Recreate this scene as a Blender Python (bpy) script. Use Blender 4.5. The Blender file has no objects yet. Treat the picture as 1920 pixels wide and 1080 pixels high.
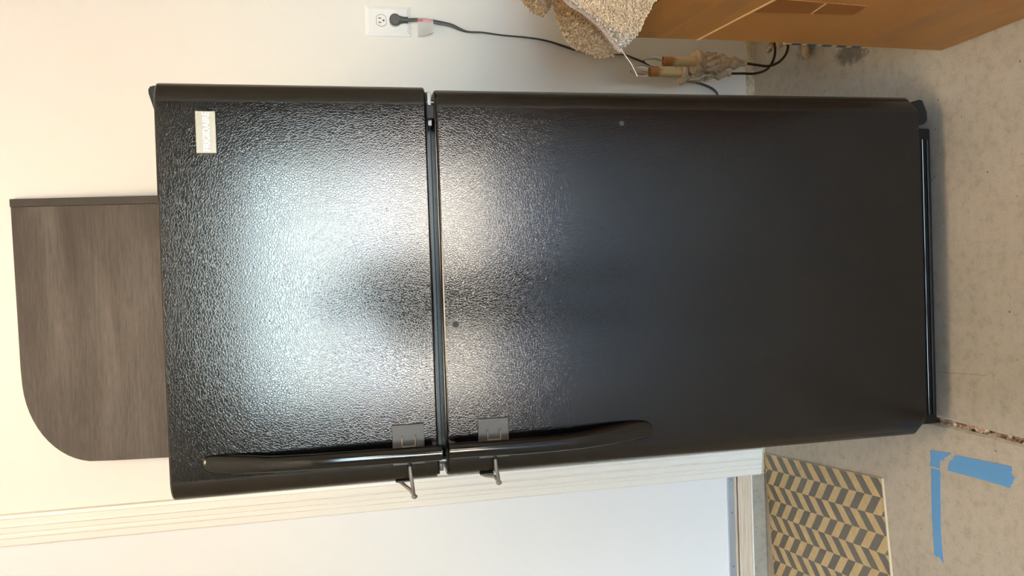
import bpy, bmesh, math, random
from mathutils import Vector, Matrix, noise
random.seed(7)
C = bpy.context.scene.collection
S = bpy.context.scene
PI = math.pi

# ---------------------------------------------------------------- camera
# phone held upright, picture stored on its side: the camera is rolled by 90 degrees
r_ = Vector((0.9993, 0.0099, -0.0373)); u_ = Vector((0.0344, 0.2089, 0.9773)); f_ = Vector((-0.0175, 0.9779, -0.2084))
cd = bpy.data.cameras.new('camera'); cam = bpy.data.objects.new('camera', cd); C.objects.link(cam)
cd.sensor_fit = 'HORIZONTAL'; cd.sensor_width = 36.0; cd.lens = 1450.0 / 1920 * 36.0
cd.clip_start = 0.05; cd.clip_end = 500
X = -u_; Y = r_; Z = -f_
cam.matrix_world = Matrix(((X.x, Y.x, Z.x, 0.0135), (X.y, Y.y, Z.y, -2.3066), (X.z, Y.z, Z.z, 1.3190), (0, 0, 0, 1)))
S.camera = cam

# ---------------------------------------------------------------- light
S.view_settings.view_transform = 'Standard'; S.view_settings.look = 'None'
S.view_settings.gamma = 1.0; S.view_settings.use_curve_mapping = False
S.view_settings.exposure = 0.0
w = bpy.data.worlds.new('sky'); S.world = w; w.use_nodes = True
wn = w.node_tree; bg = wn.nodes['Background']
sky = wn.nodes.new('ShaderNodeTexSky'); sky.sky_type = 'NISHITA'; sky.sun_disc = False
sky.sun_elevation = math.radians(48); sky.sun_rotation = math.radians(20); sky.dust_density = 1.5
wn.links.new(sky.outputs[0], bg.inputs[0]); bg.inputs[1].default_value = 5.4
sl = bpy.data.lights.new('sun', 'SUN'); sl.energy = 245; sl.angle = math.radians(0.6); sl.color = (1.0, 0.91, 0.76)
so = bpy.data.objects.new('sun', sl); C.objects.link(so)
so.rotation_euler = (math.radians(-4), math.radians(38), 0)       # from behind the house: the room itself is in shade
ll = bpy.data.lights.new('ceiling_lamp_light', 'POINT'); ll.energy = 76; ll.shadow_soft_size = 0.34; ll.color = (1.0, 0.78, 0.50)
lo = bpy.data.objects.new('ceiling_lamp_light', ll); C.objects.link(lo); lo.location = (-0.12, -1.45, 2.62)

# ---------------------------------------------------------------- materials
def mat(name, col, rough=0.5, metal=0.0, spec=0.5):
    m = bpy.data.materials.new(name); m.use_nodes = True
    b = m.node_tree.nodes['Principled BSDF']
    b.inputs['Base Color'].default_value = (*col, 1); b.inputs['Roughness'].default_value = rough
    b.inputs['Metallic'].default_value = metal; b.inputs['Specular IOR Level'].default_value = spec
    return m
def nd(m, t, **k):
    n = m.node_tree.nodes.new(t)
    for a, b in k.items(): setattr(n, a, b)
    return n
def lk(m, a, b): m.node_tree.links.new(a, b)
def bsdf(m): return m.node_tree.nodes['Principled BSDF']
def coords(m, scale=(1, 1, 1), rot=(0, 0, 0)):
    t = nd(m, 'ShaderNodeTexCoord'); mp = nd(m, 'ShaderNodeMapping')
    mp.inputs['Scale'].default_value = scale; mp.inputs['Rotation'].default_value = rot
    lk(m, t.outputs['Object'], mp.inputs[0]); return mp.outputs[0]
def noisen(m, vec, sc, det=4, ro=0.55, dist=0.0):
    n = nd(m, 'ShaderNodeTexNoise'); n.inputs['Scale'].default_value = sc; n.inputs['Detail'].default_value = det
    n.inputs['Roughness'].default_value = ro; n.inputs['Distortion'].default_value = dist
    lk(m, vec, n.inputs['Vector']); return n.outputs['Fac']
def ramp(m, fac, stops):
    r = nd(m, 'ShaderNodeValToRGB'); e = r.color_ramp.elements
    while len(e) < len(stops): e.new(0.5)
    for i, (p, c) in enumerate(stops):
        e[i].position = p; e[i].color = (*c, 1) if len(c) == 3 else c
    lk(m, fac, r.inputs[0]); return r.outputs[0]
def mix(m, fac, a, b, mode='MIX'):
    n = nd(m, 'ShaderNodeMix', data_type='RGBA', blend_type=mode)
    for sock, v in ((0, fac), (6, a), (7, b)):
        if hasattr(v, 'is_output') or isinstance(v, bpy.types.NodeSocket): lk(m, v, n.inputs[sock])
        elif sock == 0: n.inputs[0].default_value = v
        else: n.inputs[sock].default_value = (*v, 1)
    return n.outputs[2]
def math_(m, op, a, b=None, c=None):
    n = nd(m, 'ShaderNodeMath', operation=op)
    for i, v in enumerate((a, b, c)):
        if v is None: continue
        if isinstance(v, bpy.types.NodeSocket): lk(m, v, n.inputs[i])
        else: n.inputs[i].default_value = v
    return n.outputs[0]
def bump(m, h, strength, dist=0.001):
    b = nd(m, 'ShaderNodeBump'); b.inputs['Strength'].default_value = strength; b.inputs['Distance'].default_value = dist
    lk(m, h, b.inputs['Height']); lk(m, b.outputs[0], bsdf(m).inputs['Normal']); return b

M = {}
# painted drywall with a fine orange-peel texture
m = M['wall'] = mat('wall_paint', (0.80, 0.775, 0.72), 0.55)
v = coords(m); h = noisen(m, v, 150, 3, 0.5); bump(m, h, 0.12, 0.0012)
c = noisen(m, v, 1.6, 3); lk(m, ramp(m, c, [(0.3, (0.735, 0.705, 0.655)), (0.7, (0.765, 0.735, 0.69))]), bsdf(m).inputs['Base Color'])
M['ceiling'] = mat('drywall_ceiling', (0.76, 0.70, 0.60), 0.8)
M['sidewall'] = mat('tan_side_wall_paint', (0.42, 0.33, 0.22), 0.7)
M['trim'] = mat('gloss_white_trim', (0.79, 0.765, 0.71), 0.35)
M['door'] = mat('white_door_paint', (0.76, 0.77, 0.78), 0.3)
v = coords(M['door']); bump(M['door'], noisen(M['door'], v, 60, 2), 0.06, 0.001)
# chewed drywall edge
m = M['chewed'] = mat('crumbling_plaster', (0.62, 0.54, 0.40), 0.9)
v = coords(m); n1 = noisen(m, v, 90, 6, 0.7)
lk(m, ramp(m, n1, [(0.30, (0.30, 0.24, 0.15)), (0.42, (0.62, 0.54, 0.40)), (0.7, (0.78, 0.72, 0.58))]), bsdf(m).inputs['Base Color'])
bump(m, n1, 0.9, 0.006)
# concrete floor
def concrete(name, a, b, c_, stains=False):
    m = mat(name, a, 0.5)
    v = coords(m)
    n1 = noisen(m, v, 2.2, 6, 0.6); n2 = noisen(m, v, 38, 8, 0.72); n3 = noisen(m, v, 260, 3, 0.6)
    col = ramp(m, n1, [(0.28, a), (0.5, b), (0.72, c_)])
    col = mix(m, 0.55, col, ramp(m, n2, [(0.30, (0.58, 0.55, 0.50)), (0.5, (1, 1, 1)), (0.72, (1.14, 1.13, 1.10))]), 'MULTIPLY')
    col = mix(m, 0.35, col, ramp(m, n3, [(0.3, (0.7, 0.68, 0.64)), (0.6, (1.08, 1.08, 1.06))]), 'MULTIPLY')
    # small dark pits
    vo = nd(m, 'ShaderNodeTexVoronoi'); vo.inputs['Scale'].default_value = 26; lk(m, v, vo.inputs['Vector'])
    pit = ramp(m, vo.outputs['Distance'], [(0.03, (1, 1, 1)), (0.075, (0, 0, 0))])
    n4 = noisen(m, v, 9, 2); pk = ramp(m, n4, [(0.44, (0, 0, 0)), (0.52, (1, 1, 1))])
    pf = math_(m, 'MULTIPLY', pit, pk)
    col = mix(m, pf, col, (0.10, 0.085, 0.07))
    if stains:
        sep = nd(m, 'ShaderNodeSeparateXYZ'); lk(m, v, sep.inputs[0])
        def blot(x, y, rx, ry, k):
            dx = math_(m, 'DIVIDE', math_(m, 'SUBTRACT', sep.outputs[0], x), rx)
            dy = math_(m, 'DIVIDE', math_(m, 'SUBTRACT', sep.outputs[1], y), ry)
            d = math_(m, 'ADD', math_(m, 'MULTIPLY', dx, dx), math_(m, 'MULTIPLY', dy, dy))
            d = math_(m, 'ADD', d, math_(m, 'MULTIPLY', math_(m, 'SUBTRACT', n2, 0.5), 2.6))
            return math_(m, 'MULTIPLY', ramp(m, d, [(0.25, (1, 1, 1)), (1.0, (0, 0, 0))]), k)
        for a_ in ((0.570, -0.505, 0.040, 0.085, 0.72), (0.635, -0.30, 0.035, 0.05, 0.55)):
            col = mix(m, blot(*a_), col, (0.055, 0.05, 0.042))
    lk(m, col, bsdf(m).inputs['Base Color'])
    lk(m, ramp(m, n2, [(0.3, (0.62,) * 3), (0.7, (0.40,) * 3)]), bsdf(m).inputs['Roughness'])
    hh = math_(m, 'ADD', n2, math_(m, 'MULTIPLY', n3, 0.25)); bump(m, hh, 0.22, 0.003)
    return m
M['concrete'] = concrete('concrete_floor', (0.39, 0.355, 0.295), (0.46, 0.42, 0.355), (0.52, 0.475, 0.405), True)
M['curb'] = concrete('grey_concrete_curb', (0.27, 0.25, 0.21), (0.33, 0.305, 0.26), (0.38, 0.35, 0.30))
M['driveway'] = concrete('driveway_concrete', (0.40, 0.355, 0.285), (0.44, 0.395, 0.32), (0.48, 0.435, 0.355))
M['road'] = mat('road_asphalt', (0.36, 0.40, 0.46), 0.6)
M['chips'] = mat('joint_rubble', (0.50, 0.36, 0.27), 0.9)
v = coords(M['chips']); n1 = noisen(M['chips'], v, 70, 4); lk(M['chips'], ramp(M['chips'], n1, [(0.35, (0.16, 0.10, 0.07)), (0.5, (0.42, 0.28, 0.20)), (0.68, (0.72, 0.64, 0.52))]), bsdf(M['chips']).inputs['Base Color'])
# fridge: moulded leather-grain black enamel
m = M['grain'] = mat('black_leather_grain_enamel', (0.0025, 0.0025, 0.003), 0.135, 0, 0.56)
v = coords(m)
wn_ = nd(m, 'ShaderNodeTexNoise'); wn_.inputs['Scale'].default_value = 110; wn_.inputs['Detail'].default_value = 2; lk(m, v, wn_.inputs['Vector'])
sub = nd(m, 'ShaderNodeVectorMath', operation='SUBTRACT'); lk(m, wn_.outputs['Color'], sub.inputs[0]); sub.inputs[1].default_value = (0.5, 0.5, 0.5)
scl = nd(m, 'ShaderNodeVectorMath', operation='SCALE'); lk(m, sub.outputs[0], scl.inputs[0]); scl.inputs['Scale'].default_value = 0.0055
add = nd(m, 'ShaderNodeVectorMath', operation='ADD'); lk(m, v, add.inputs[0]); lk(m, scl.outputs[0], add.inputs[1])
vo = nd(m, 'ShaderNodeTexVoronoi', feature='DISTANCE_TO_EDGE'); vo.inputs['Scale'].default_value = 235; lk(m, add.outputs[0], vo.inputs['Vector'])
vr = nd(m, 'ShaderNodeMapRange', interpolation_type='SMOOTHSTEP'); lk(m, vo.outputs['Distance'], vr.inputs[0]); vr.inputs[1].default_value = 0.0; vr.inputs[2].default_value = 0.20
bn = noisen(m, v, 420, 2); hh = math_(m, 'ADD', vr.outputs[0], math_(m, 'MULTIPLY', bn, 0.3))
bump(m, hh, 0.095, 0.0006)
M['enamel'] = mat('smooth_black_enamel', (0.009, 0.0075, 0.006), 0.27, 0, 0.42)
v = coords(M['enamel']); bump(M['enamel'], noisen(M['enamel'], v, 35, 2), 0.05, 0.001)
M['gloss'] = mat('glossy_black_plastic', (0.006, 0.006, 0.006), 0.12)
M['dullblack'] = mat('dull_black_plastic', (0.006, 0.006, 0.006), 0.45, 0, 0.25)
M['rubber'] = mat('door_gasket_rubber', (0.012, 0.014, 0.018), 0.4)
M['metal'] = mat('bright_metal', (0.17, 0.17, 0.17), 0.42, 1.0)
M['greyplastic'] = mat('grey_plastic', (0.058, 0.058, 0.057), 0.45)
M['rod'] = mat('dull_grey_metal_rod', (0.20, 0.195, 0.185), 0.42, 0.7)
M['badge'] = mat('brushed_badge', (0.30, 0.28, 0.235), 0.45, 0.85)
M['letter'] = mat('badge_letters', (0.90, 0.88, 0.80), 0.35, 0.3)
M['spot'] = mat('grey_residue', (0.028, 0.028, 0.03), 0.6)
M['plate'] = mat('white_plastic', (0.80, 0.80, 0.79), 0.25)
M['slot'] = mat('slot_black', (0.02, 0.02, 0.02), 0.6)
M['cord'] = mat('dark_grey_cord', (0.045, 0.045, 0.045), 0.45)
M['plug'] = mat('plug_grey', (0.055, 0.056, 0.058), 0.5)
M['tagw'] = mat('tag_white_vinyl', (0.80, 0.79, 0.78), 0.3)
M['tagr'] = mat('tag_red_print', (0.62, 0.10, 0.09), 0.4)
# cardboard
m = M['card'] = mat('brown_cardboard', (0.40, 0.215, 0.075), 0.6)
v = coords(m, (1, 1, 1)); n1 = noisen(m, v, 3, 5); v2 = coords(m, (4, 4, 260)); n2 = noisen(m, v2, 1.5, 3)
col = ramp(m, n1, [(0.3, (0.38, 0.180, 0.048)), (0.7, (0.46, 0.235, 0.074))]); col = mix(m, 0.3, col, ramp(m, n2, [(0.35, (0.86, 0.84, 0.8)), (0.6, (1.06, 1.06, 1.06))]), 'MULTIPLY')
lk(m, col, bsdf(m).inputs['Base Color']); bump(m, n2, 0.12, 0.001)
M['cardedge'] = mat('cardboard_cut_edge', (0.66, 0.44, 0.22), 0.7)
M['browntape'] = mat('brown_packing_tape', (0.33, 0.14, 0.04), 0.22)
m = M['cleartape'] = mat('clear_packing_tape', (0.55, 0.40, 0.24), 0.12)
v = coords(m); bump(m, noisen(m, v, 45, 3), 0.6, 0.002); bsdf(m).inputs['Alpha'].default_value = 0.12
# board
m = M['wood'] = mat('dark_grey_woodgrain_laminate', (0.12, 0.10, 0.085), 0.55, 0, 0.3)
v = coords(m, (7, 1, 150)); n1 = noisen(m, v, 1.0, 5, 0.6, 0.3); v2 = coords(m, (0.8, 1, 5)); n2 = noisen(m, v2, 1.6, 4, 0.55, 0.5); v3 = coords(m, (28, 1, 420)); n3 = noisen(m, v3, 1.0, 3)
col = ramp(m, n2, [(0.3, (0.036, 0.028, 0.024)), (0.5, (0.060, 0.050, 0.044)), (0.7, (0.088, 0.076, 0.069))])
col = mix(m, 0.55, col, ramp(m, n1, [(0.3, (0.55, 0.53, 0.50)), (0.55, (1, 1, 1)), (0.75, (1.25, 1.22, 1.2))]), 'MULTIPLY')
col = mix(m, 0.5, col, ramp(m, n3, [(0.35, (0.6, 0.6, 0.6)), (0.6, (1.15, 1.15, 1.15))]), 'MULTIPLY')
lk(m, col, bsdf(m).inputs['Base Color']); bump(m, n3, 0.15, 0.0008)
M['woodedge'] = mat('board_edge_strip', (0.026, 0.021, 0.018), 0.5, 0, 0.3)
# sill
m = M['sill'] = mat('weathered_sill_wood', (0.55, 0.46, 0.36), 0.6)
v = coords(m, (6, 60, 200)); n1 = noisen(m, v, 1.0, 5, 0.6); lk(m, ramp(m, n1, [(0.3, (0.42, 0.33, 0.24)), (0.5, (0.60, 0.50, 0.39)), (0.7, (0.72, 0.63, 0.52))]), bsdf(m).inputs['Base Color']); bump(m, n1, 0.3, 0.002)
M['sweep'] = mat('blue_grey_aluminium', (0.50, 0.56, 0.64), 0.3, 0.6)
M['screw'] = mat('screw_metal', (0.35, 0.33, 0.36), 0.35, 0.9)
# mat
def printed(name, col, var):
    m = mat(name, col, 0.45); v = coords(m); n = noisen(m, v, 45, 6, 0.65)
    lk(m, ramp(m, n, [(0.32, tuple(c * (1 - var) for c in col)), (0.6, col), (0.8, tuple(min(1, c * (1 + var)) for c in col))]), bsdf(m).inputs['Base Color'])
    return m
M['tan'] = printed('mat_tan_print', (0.56, 0.42, 0.205), 0.18)
M['charcoal'] = printed('mat_charcoal_print', (0.125, 0.112, 0.092), 0.15)
M['matedge'] = mat('mat_cream_edge', (0.64, 0.53, 0.36), 0.6)
M['bluetape'] = mat('blue_painters_tape', (0.10, 0.31, 0.64), 0.55)
v = coords(M['bluetape']); n1 = noisen(M['bluetape'], v, 80, 4); bump(M['bluetape'], n1, 0.25, 0.0006)
# rug
m = M['pile'] = mat('beige_rug_pile', (0.62, 0.51, 0.40), 0.95, 0, 0.1)
oi = nd(m, 'ShaderNodeTexNoise'); oi.inputs['Scale'].default_value = 180; lk(m, coords(m), oi.inputs['Vector'])
lk(m, ramp(m, oi.outputs['Fac'], [(0.35, (0.52, 0.43, 0.33)), (0.58, (0.80, 0.72, 0.62))]), bsdf(m).inputs['Base Color'])
M['rugback'] = mat('rug_backing', (0.34, 0.26, 0.18), 0.95, 0, 0.1)
m = M['binding'] = mat('lilac_grey_serged_binding', (0.40, 0.345, 0.335), 0.75, 0, 0.2)
M['pile_shaded'] = mat('tan_rug_pile_shaded', (0.27, 0.19, 0.115), 0.95, 0, 0.1)  # tan underside pile, with the shade of the folds put into its colour
M['thread'] = mat('cream_thread', (0.75, 0.66, 0.52), 0.8)
# chandelier
m = M['resin'] = mat('antiqued_cream_resin', (0.62, 0.48, 0.32), 0.5)
v = coords(m); n1 = noisen(m, v, 60, 4); lk(m, ramp(m, n1, [(0.32, (0.33, 0.215, 0.115)), (0.5, (0.58, 0.43, 0.27)), (0.75, (0.68, 0.53, 0.36))]), bsdf(m).inputs['Base Color'])
m = M['candle'] = mat('cream_candle_sleeve', (0.62, 0.42, 0.18), 0.45)
t = nd(m, 'ShaderNodeTexCoord'); sp = nd(m, 'ShaderNodeSeparateXYZ'); lk(m, t.outputs['Object'], sp.inputs[0])
n1 = noisen(m, coords(m, (220, 220, 12)), 1.0, 2)
d = math_(m, 'ADD', sp.outputs[2], math_(m, 'MULTIPLY', math_(m, 'SUBTRACT', n1, 0.5), 0.035))
lk(m, ramp(m, d, [(0.060, (0.66, 0.50, 0.24)), (0.070, (0.42, 0.17, 0.035))]), bsdf(m).inputs['Base Color'])
M['arm'] = mat('dark_bronze_arm', (0.045, 0.028, 0.02), 0.38, 0.4)
m = M['glass'] = mat('clear_bulb_glass', (1, 1, 1), 0.02); bsdf(m).inputs['Transmission Weight'].default_value = 1.0; bsdf(m).inputs['IOR'].default_value = 1.10
M['brass'] = mat('brass', (0.6, 0.42, 0.18), 0.3, 1.0)
M['dash_blue'] = mat('blue_stripe_print', (0.03, 0.12, 0.27), 0.5)
M['parcel'] = mat('cream_parcel_card', (0.66, 0.62, 0.54), 0.6)

# ---------------------------------------------------------------- helpers
FRIDGE = set()
def FZ(z): return 0.006025 * z * z + 0.969364 * z + 0.008620 * min(1, max(0, z / 0.03))      # true heights of the refrigerator's levels
def FX(x): return 0.9965 * x + 0.0020
def in_fridge(p):
    while p is not None:
        if p.name in FRIDGE: return True
        p = p.parent
    return False
def obj(name, me, parent=None, mats=()):
    o = bpy.data.objects.new(name, me); C.objects.link(o)
    for k in mats: me.materials.append(M[k])
    if parent is not None and in_fridge(parent):
        for v in me.vertices: v.co.z = FZ(v.co.z); v.co.x = FX(v.co.x)
    if parent is not None:
        o.parent = parent; o.matrix_parent_inverse = Matrix.Identity(4)
        # all parts are written in world coordinates; bring them into the parent's frame
        o.location = -wpos(parent)
    return o
def wpos(p):
    v = Vector(p.location); q = p.parent
    while q is not None: v += q.location; q = q.parent
    return v
def thing(name, loc, label, cat, group=None):
    o = bpy.data.objects.new(name, None); C.objects.link(o); o.location = loc; o.empty_display_size = 0.05
    o['label'] = label; o['category'] = cat
    if group: o['group'] = group
    return o
def from_bm(name, bm, parent=None, mats=(), smooth=False, angle=35):
    bmesh.ops.recalc_face_normals(bm, faces=bm.faces)
    me = bpy.data.meshes.new(name); bm.to_mesh(me); bm.free()
    if smooth:
        for p in me.polygons: p.use_smooth = True
        me.set_sharp_from_angle(angle=math.radians(angle))
    return obj(name, me, parent, mats)
def box(bm, a, b, bev=0.0, seg=2, mi=0):
    r = bmesh.ops.create_cube(bm, size=1)
    vs = r['verts']
    for v in vs: v.co = Vector([(a[i] + b[i]) / 2 + v.co[i] * (b[i] - a[i]) for i in range(3)])
    fs = set(f for v in vs for f in v.link_faces)
    if bev > 0:
        es = list(set(e for v in vs for e in v.link_edges))
        rr = bmesh.ops.bevel(bm, geom=es, offset=bev, segments=seg, profile=0.5, affect='EDGES')
        fs |= set(rr['faces'])
    for f in fs:
        if f.is_valid: f.material_index = mi
def tube(bm, pts, rad, seg=12, cap=True, squash=None):
    """sweep an ellipse along points; rad: number / list; squash: list of (a, b) half sizes with an 'across' direction"""
    P = [Vector(p) for p in pts]; n = len(P)
    T = [(P[min(i + 1, n - 1)] - P[max(i - 1, 0)]).normalized() for i in range(n)]
    up = Vector((0, 1, 0)) if abs(T[0].y) < 0.9 else Vector((1, 0, 0))
    rings = []
    for i in range(n):
        s = up.cross(T[i]).normalized(); up = T[i].cross(s).normalized()
        rr = rad[i] if isinstance(rad, (list, tuple)) else rad
        a, b = rr if isinstance(rr, (list, tuple)) else (rr, rr)
        rings.append([bm.verts.new(P[i] + s * (a * math.cos(2 * PI * k / seg)) + up * (b * math.sin(2 * PI * k / seg))) for k in range(seg)])
    for i in range(n - 1):
        for k in range(seg):
            bm.faces.new((rings[i][k], rings[i][(k + 1) % seg], rings[i + 1][(k + 1) % seg], rings[i + 1][k]))
    if cap:
        bm.faces.new(rings[0][::-1]); bm.faces.new(rings[-1])
def catmull(pts, sub=6):
    P = [Vector(p) for p in pts]; P = [2 * P[0] - P[1]] + P + [2 * P[-1] - P[-2]]; out = []
    for i in range(1, len(P) - 2):
        for k in range(sub):
            t = k / sub; a, b, c, d = P[i - 1], P[i], P[i + 1], P[i + 2]
            out.append(0.5 * ((2 * b) + (c - a) * t + (2 * a - 5 * b + 4 * c - d) * t * t + (3 * b - a - 3 * c + d) * t ** 3))
    out.append(P[-2]); return out
def lathe(bm, prof, seg=28, mod=None, o=(0, 0, 0), cap=True):
    o = Vector(o); rings = []
    for i, (r, z) in enumerate(prof):
        ring = []
        for k in range(seg):
            a = 2 * PI * k / seg; rr = r * (1 + (mod(i, a, z) if mod else 0))
            ring.append(bm.verts.new(o + Vector((rr * math.cos(a), rr * math.sin(a), z))))
        rings.append(ring)
    for i in range(len(rings) - 1):
        for k in range(seg):
            bm.faces.new((rings[i][k], rings[i][(k + 1) % seg], rings[i + 1][(k + 1) % seg], rings[i + 1][k]))
    if cap: bm.faces.new(rings[0][::-1]); bm.faces.new(rings[-1])
def prism(bm, poly, axis, a, b, mi=0):
    """poly of 2-D points extruded along an axis from a to b"""
    def mk(p, t):
        return {'x': (t, p[0], p[1]), 'y': (p[0], t, p[1]), 'z': (p[0], p[1], t)}[axis]
    A = [bm.verts.new(mk(p, a)) for p in poly]; B = [bm.verts.new(mk(p, b)) for p in poly]
    fs = [bm.faces.new(A[::-1]), bm.faces.new(B)]
    for i in range(len(poly)):
        j = (i + 1) % len(poly); fs.append(bm.faces.new((A[i], A[j], B[j], B[i])))
    for f in fs: f.material_index = mi
def struct(o): o['kind'] = 'structure'; return o
def B_(name, a, b, parent=None, k='wall', bev=0.0, smooth=False):
    bm = bmesh.new(); box(bm, a, b, bev); return from_bm(name, bm, parent, (k,), smooth)

# ================================================================ the room
DX0, DX1 = -1.58, -0.664        # door opening
bm = bmesh.new()
box(bm, (DX1, 0.0, 0.02), (3.0, 0.12, 2.80)); box(bm, (-3.0, 0.0, 0.02), (DX0, 0.12, 2.80)); box(bm, (DX0, 0.0, 2.43), (DX1, 0.12, 2.80))
struct(from_bm('wall_back', bm, None, ('wall',)))
struct(B_('wall_left', (-3.12, -6.3, 0), (-3.0, 0.12, 2.80), None, 'sidewall'))
struct(B_('wall_right', (3.0, -6.3, 0), (3.12, 0.12, 2.80), None, 'sidewall'))
bm = bmesh.new()
box(bm, (-3.12, -6.45, 0), (-1.2, -6.3, 2.80)); box(bm, (1.2, -6.45, 0), (3.12, -6.3, 2.80)); box(bm, (-1.2, -6.45, 2.13), (1.2, -6.3, 2.80))
struct(from_bm('wall_front', bm, None, ('sidewall',)))
struct(B_('ceiling', (-3.12, -6.45, 2.80), (3.12, 0.12, 2.92), None, 'ceiling'))
struct(B_('roof', (-3.7, -6.5, 2.92), (3.7, 3.0, 3.05), None, 'ceiling'))

# floor: two slabs with a broken joint running towards the camera
floor = bpy.data.objects.new('floor', None); C.objects.link(floor); struct(floor)
random.seed(3)
def joint_x(y): return -0.350 + y * 0.008
ys = [0.12 - i * 0.0125 for i in range(int(6.57 / 0.0125) + 1)]
def slab(sgn):
    bm = bmesh.new(); prof = []
    for i, y in enumerate(ys):
        n = noise.noise(Vector((y * 22, sgn * 5.3, 0))) * 0.0035 + noise.noise(Vector((y * 70, sgn * 9.1, 3))) * 0.0018
        gap = 0.0055 if sgn > 0 else 0.0060 + 0.003 * max(0, noise.noise(Vector((y * 6, 4, 0))))
        prof.append((joint_x(y) + sgn * (gap + n * 0.6), y))
    far = 3.12 * sgn
    top = []; 
    rows = []
    for (x, y) in prof:
        bev = 0.006 + 0.003 * noise.noise(Vector((y * 30, sgn, 7)))
        rows.append([bm.verts.new((x, y, -0.03)), bm.verts.new((x, y, -0.004)), bm.verts.new((x + sgn * bev, y, 0.0)), bm.verts.new((far, y, 0.0)), bm.verts.new((far, y, -0.03))])
    for i in range(len(rows) - 1):
        for k in range(4): bm.faces.new((rows[i][k], rows[i][k + 1], rows[i + 1][k + 1], rows[i + 1][k]))
    o = from_bm('concrete_slab', bm, floor, ('concrete',)); return o
slab(1); slab(-1)
B_('subfloor', (-3.12, -6.45, -0.10), (3.12, 0.12, -0.03), floor, 'curb')
bm = bmesh.new()
for i in range(900):
    y = -0.02 - random.random() ** 1.0 * 1.6; x = joint_x(y) + random.uniform(-0.008, 0.008); s = random.uniform(0.0020, 0.0058)
    r = bmesh.ops.create_icosphere(bm, subdivisions=1, radius=s)
    for v in r['verts']:
        v.co = Vector((v.co.x, v.co.y * random.uniform(1.0, 1.6), v.co.z * 0.7)) + Vector((x, y, -0.0075 + random.uniform(-0.006, 0.002)))
o = from_bm('joint_rubble', bm, floor, ('chips',)); o['kind'] = 'stuff'
# thin hairline crack, cut as a narrow proud lip in the right slab
bm = bmesh.new(); pts = []
for i in range(20):
    y = -0.60 - i * 0.0165; pts.append((-0.245 - (y + .762) * 0.065 + noise.noise(Vector((y * 25, 0, 0))) * 0.002, y, 0.0001))
tube(bm, pts, 0.0007, 5); 
pts = [(-0.247, -0.895, 0.0001), (-0.262, -0.875, 0.0001), (-0.285, -0.862, 0.0001), (-0.30, -0.858, 0.0001)]
tube(bm, pts, 0.0005, 5)
o = from_bm('floor_crack', bm, floor, ('curb',)); o['kind'] = 'stuff'

# curb, chewed drywall edge, door
struct(B_('trim_2', (-3.0, -0.004, 0.0), (-0.667, 0.12, 0.0505), None, 'curb', 0.003)); bpy.data.objects['trim_2']['label'] = 'grey concrete curb under the door'
bm = bmesh.new(); N = 700
rows = []
for i in range(N + 1):
    x = -0.667 + (3.0 + 0.667) * i / N
    def nz(s, k): return noise.noise(Vector((x * 60, s, k)))
    zt = 0.027 + 0.0035 * nz(1, 0) + 0.002 * noise.noise(Vector((x * 190, 2, 2)))
    rows.append([bm.verts.new((x, 0.0, zt)), bm.verts.new((x, -0.006 - 0.002 * nz(3, 1), zt - 0.003)), bm.verts.new((x, -0.0075 - 0.0035 * nz(5, 2), 0.014)), bm.verts.new((x, -0.005 - 0.003 * nz(7, 3), 0.006)), bm.verts.new((x, -0.007 - 0.002 * nz(9, 3), 0.0)), bm.verts.new((x, 0.0, 0.0))])
for i in range(N):
    for k in range(5): bm.faces.new((rows[i][k], rows[i][k + 1], rows[i + 1][k + 1], rows[i + 1][k]))
struct(from_bm('baseboard_back', bm, None, ('chewed',)))

# door casing: a moulded profile swept up and over
def casing(bm, x_out, x_in, z0, z1):
    s = 1 if x_out > x_in else -1; W = abs(x_out - x_in)
    prof = [(0, 0), (0, 0.020), (0.10, 0.022), (0.13, 0.0185), (0.30, 0.0175), (0.36, 0.020), (0.40, 0.0165), (0.56, 0.0150), (0.60, 0.0115), (0.66, 0.0145), (0.72, 0.0145), (0.76, 0.0115), (0.96, 0.010), (1.0, 0.007), (1.0, 0)]
    poly = [(x_out - s * W * a, -d) for a, d in prof]
    prism(bm, poly, 'z', z0, z1)
bm = bmesh.new(); casing(bm, -0.5815, -0.6685, 0.0175, 2.44)
struct(from_bm('trim_1', bm, None, ('trim',))); bpy.data.objects['trim_1']['label'] = 'white moulded door casing'
bm = bmesh.new(); casing(bm, -1.664, -1.576, 0.0505, 2.44)
struct(from_bm('trim_3', bm, None, ('trim',)))
bm = bmesh.new(); box(bm, (-1.68, -0.021, 2.43), (-0.575, 0, 2.53), 0.003)
struct(from_bm('trim_4', bm, None, ('trim',)))
door = bpy.data.objects.new('door_1', None); C.objects.link(door); struct(door); door.location = (-1.07, 0, 0.13)
B_('door_slab', (DX0 + 0.004, 0.002, 0.135), (DX1 - 0.0, 0.045, 2.428), door, 'door', 0.001)
bm = bmesh.new(); box(bm, (DX0 + 0.004, -0.006, 0.114), (DX1 - 0.0, 0.04, 0.1355), 0.001); sw = from_bm('door_sweep', bm, door, ('sweep',)); sw['label'] = 'blue-grey aluminium door sweep with screws'
for x in (-0.677, -0.785, -0.96, -1.15, -1.35, -1.55):
    bm = bmesh.new(); tube(bm, [(x, -0.0055, 0.1245), (x, -0.0085, 0.1245)], 0.003, 10); from_bm('screw', bm, sw, ('screw',), True)
bm = bmesh.new(); tube(bm, [(-1.50, 0.002, 1.02), (-1.50, -0.035, 1.02)], 0.012, 16)
bmesh.ops.create_uvsphere(bm, u_segments=20, v_segments=12, radius=0.027, matrix=Matrix.Translation((-1.50, -0.055, 1.02)) @ Matrix.Scale(0.8, 4, (0, 1, 0)))
from_bm('door_knob', bm, door, ('metal',), True)
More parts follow.
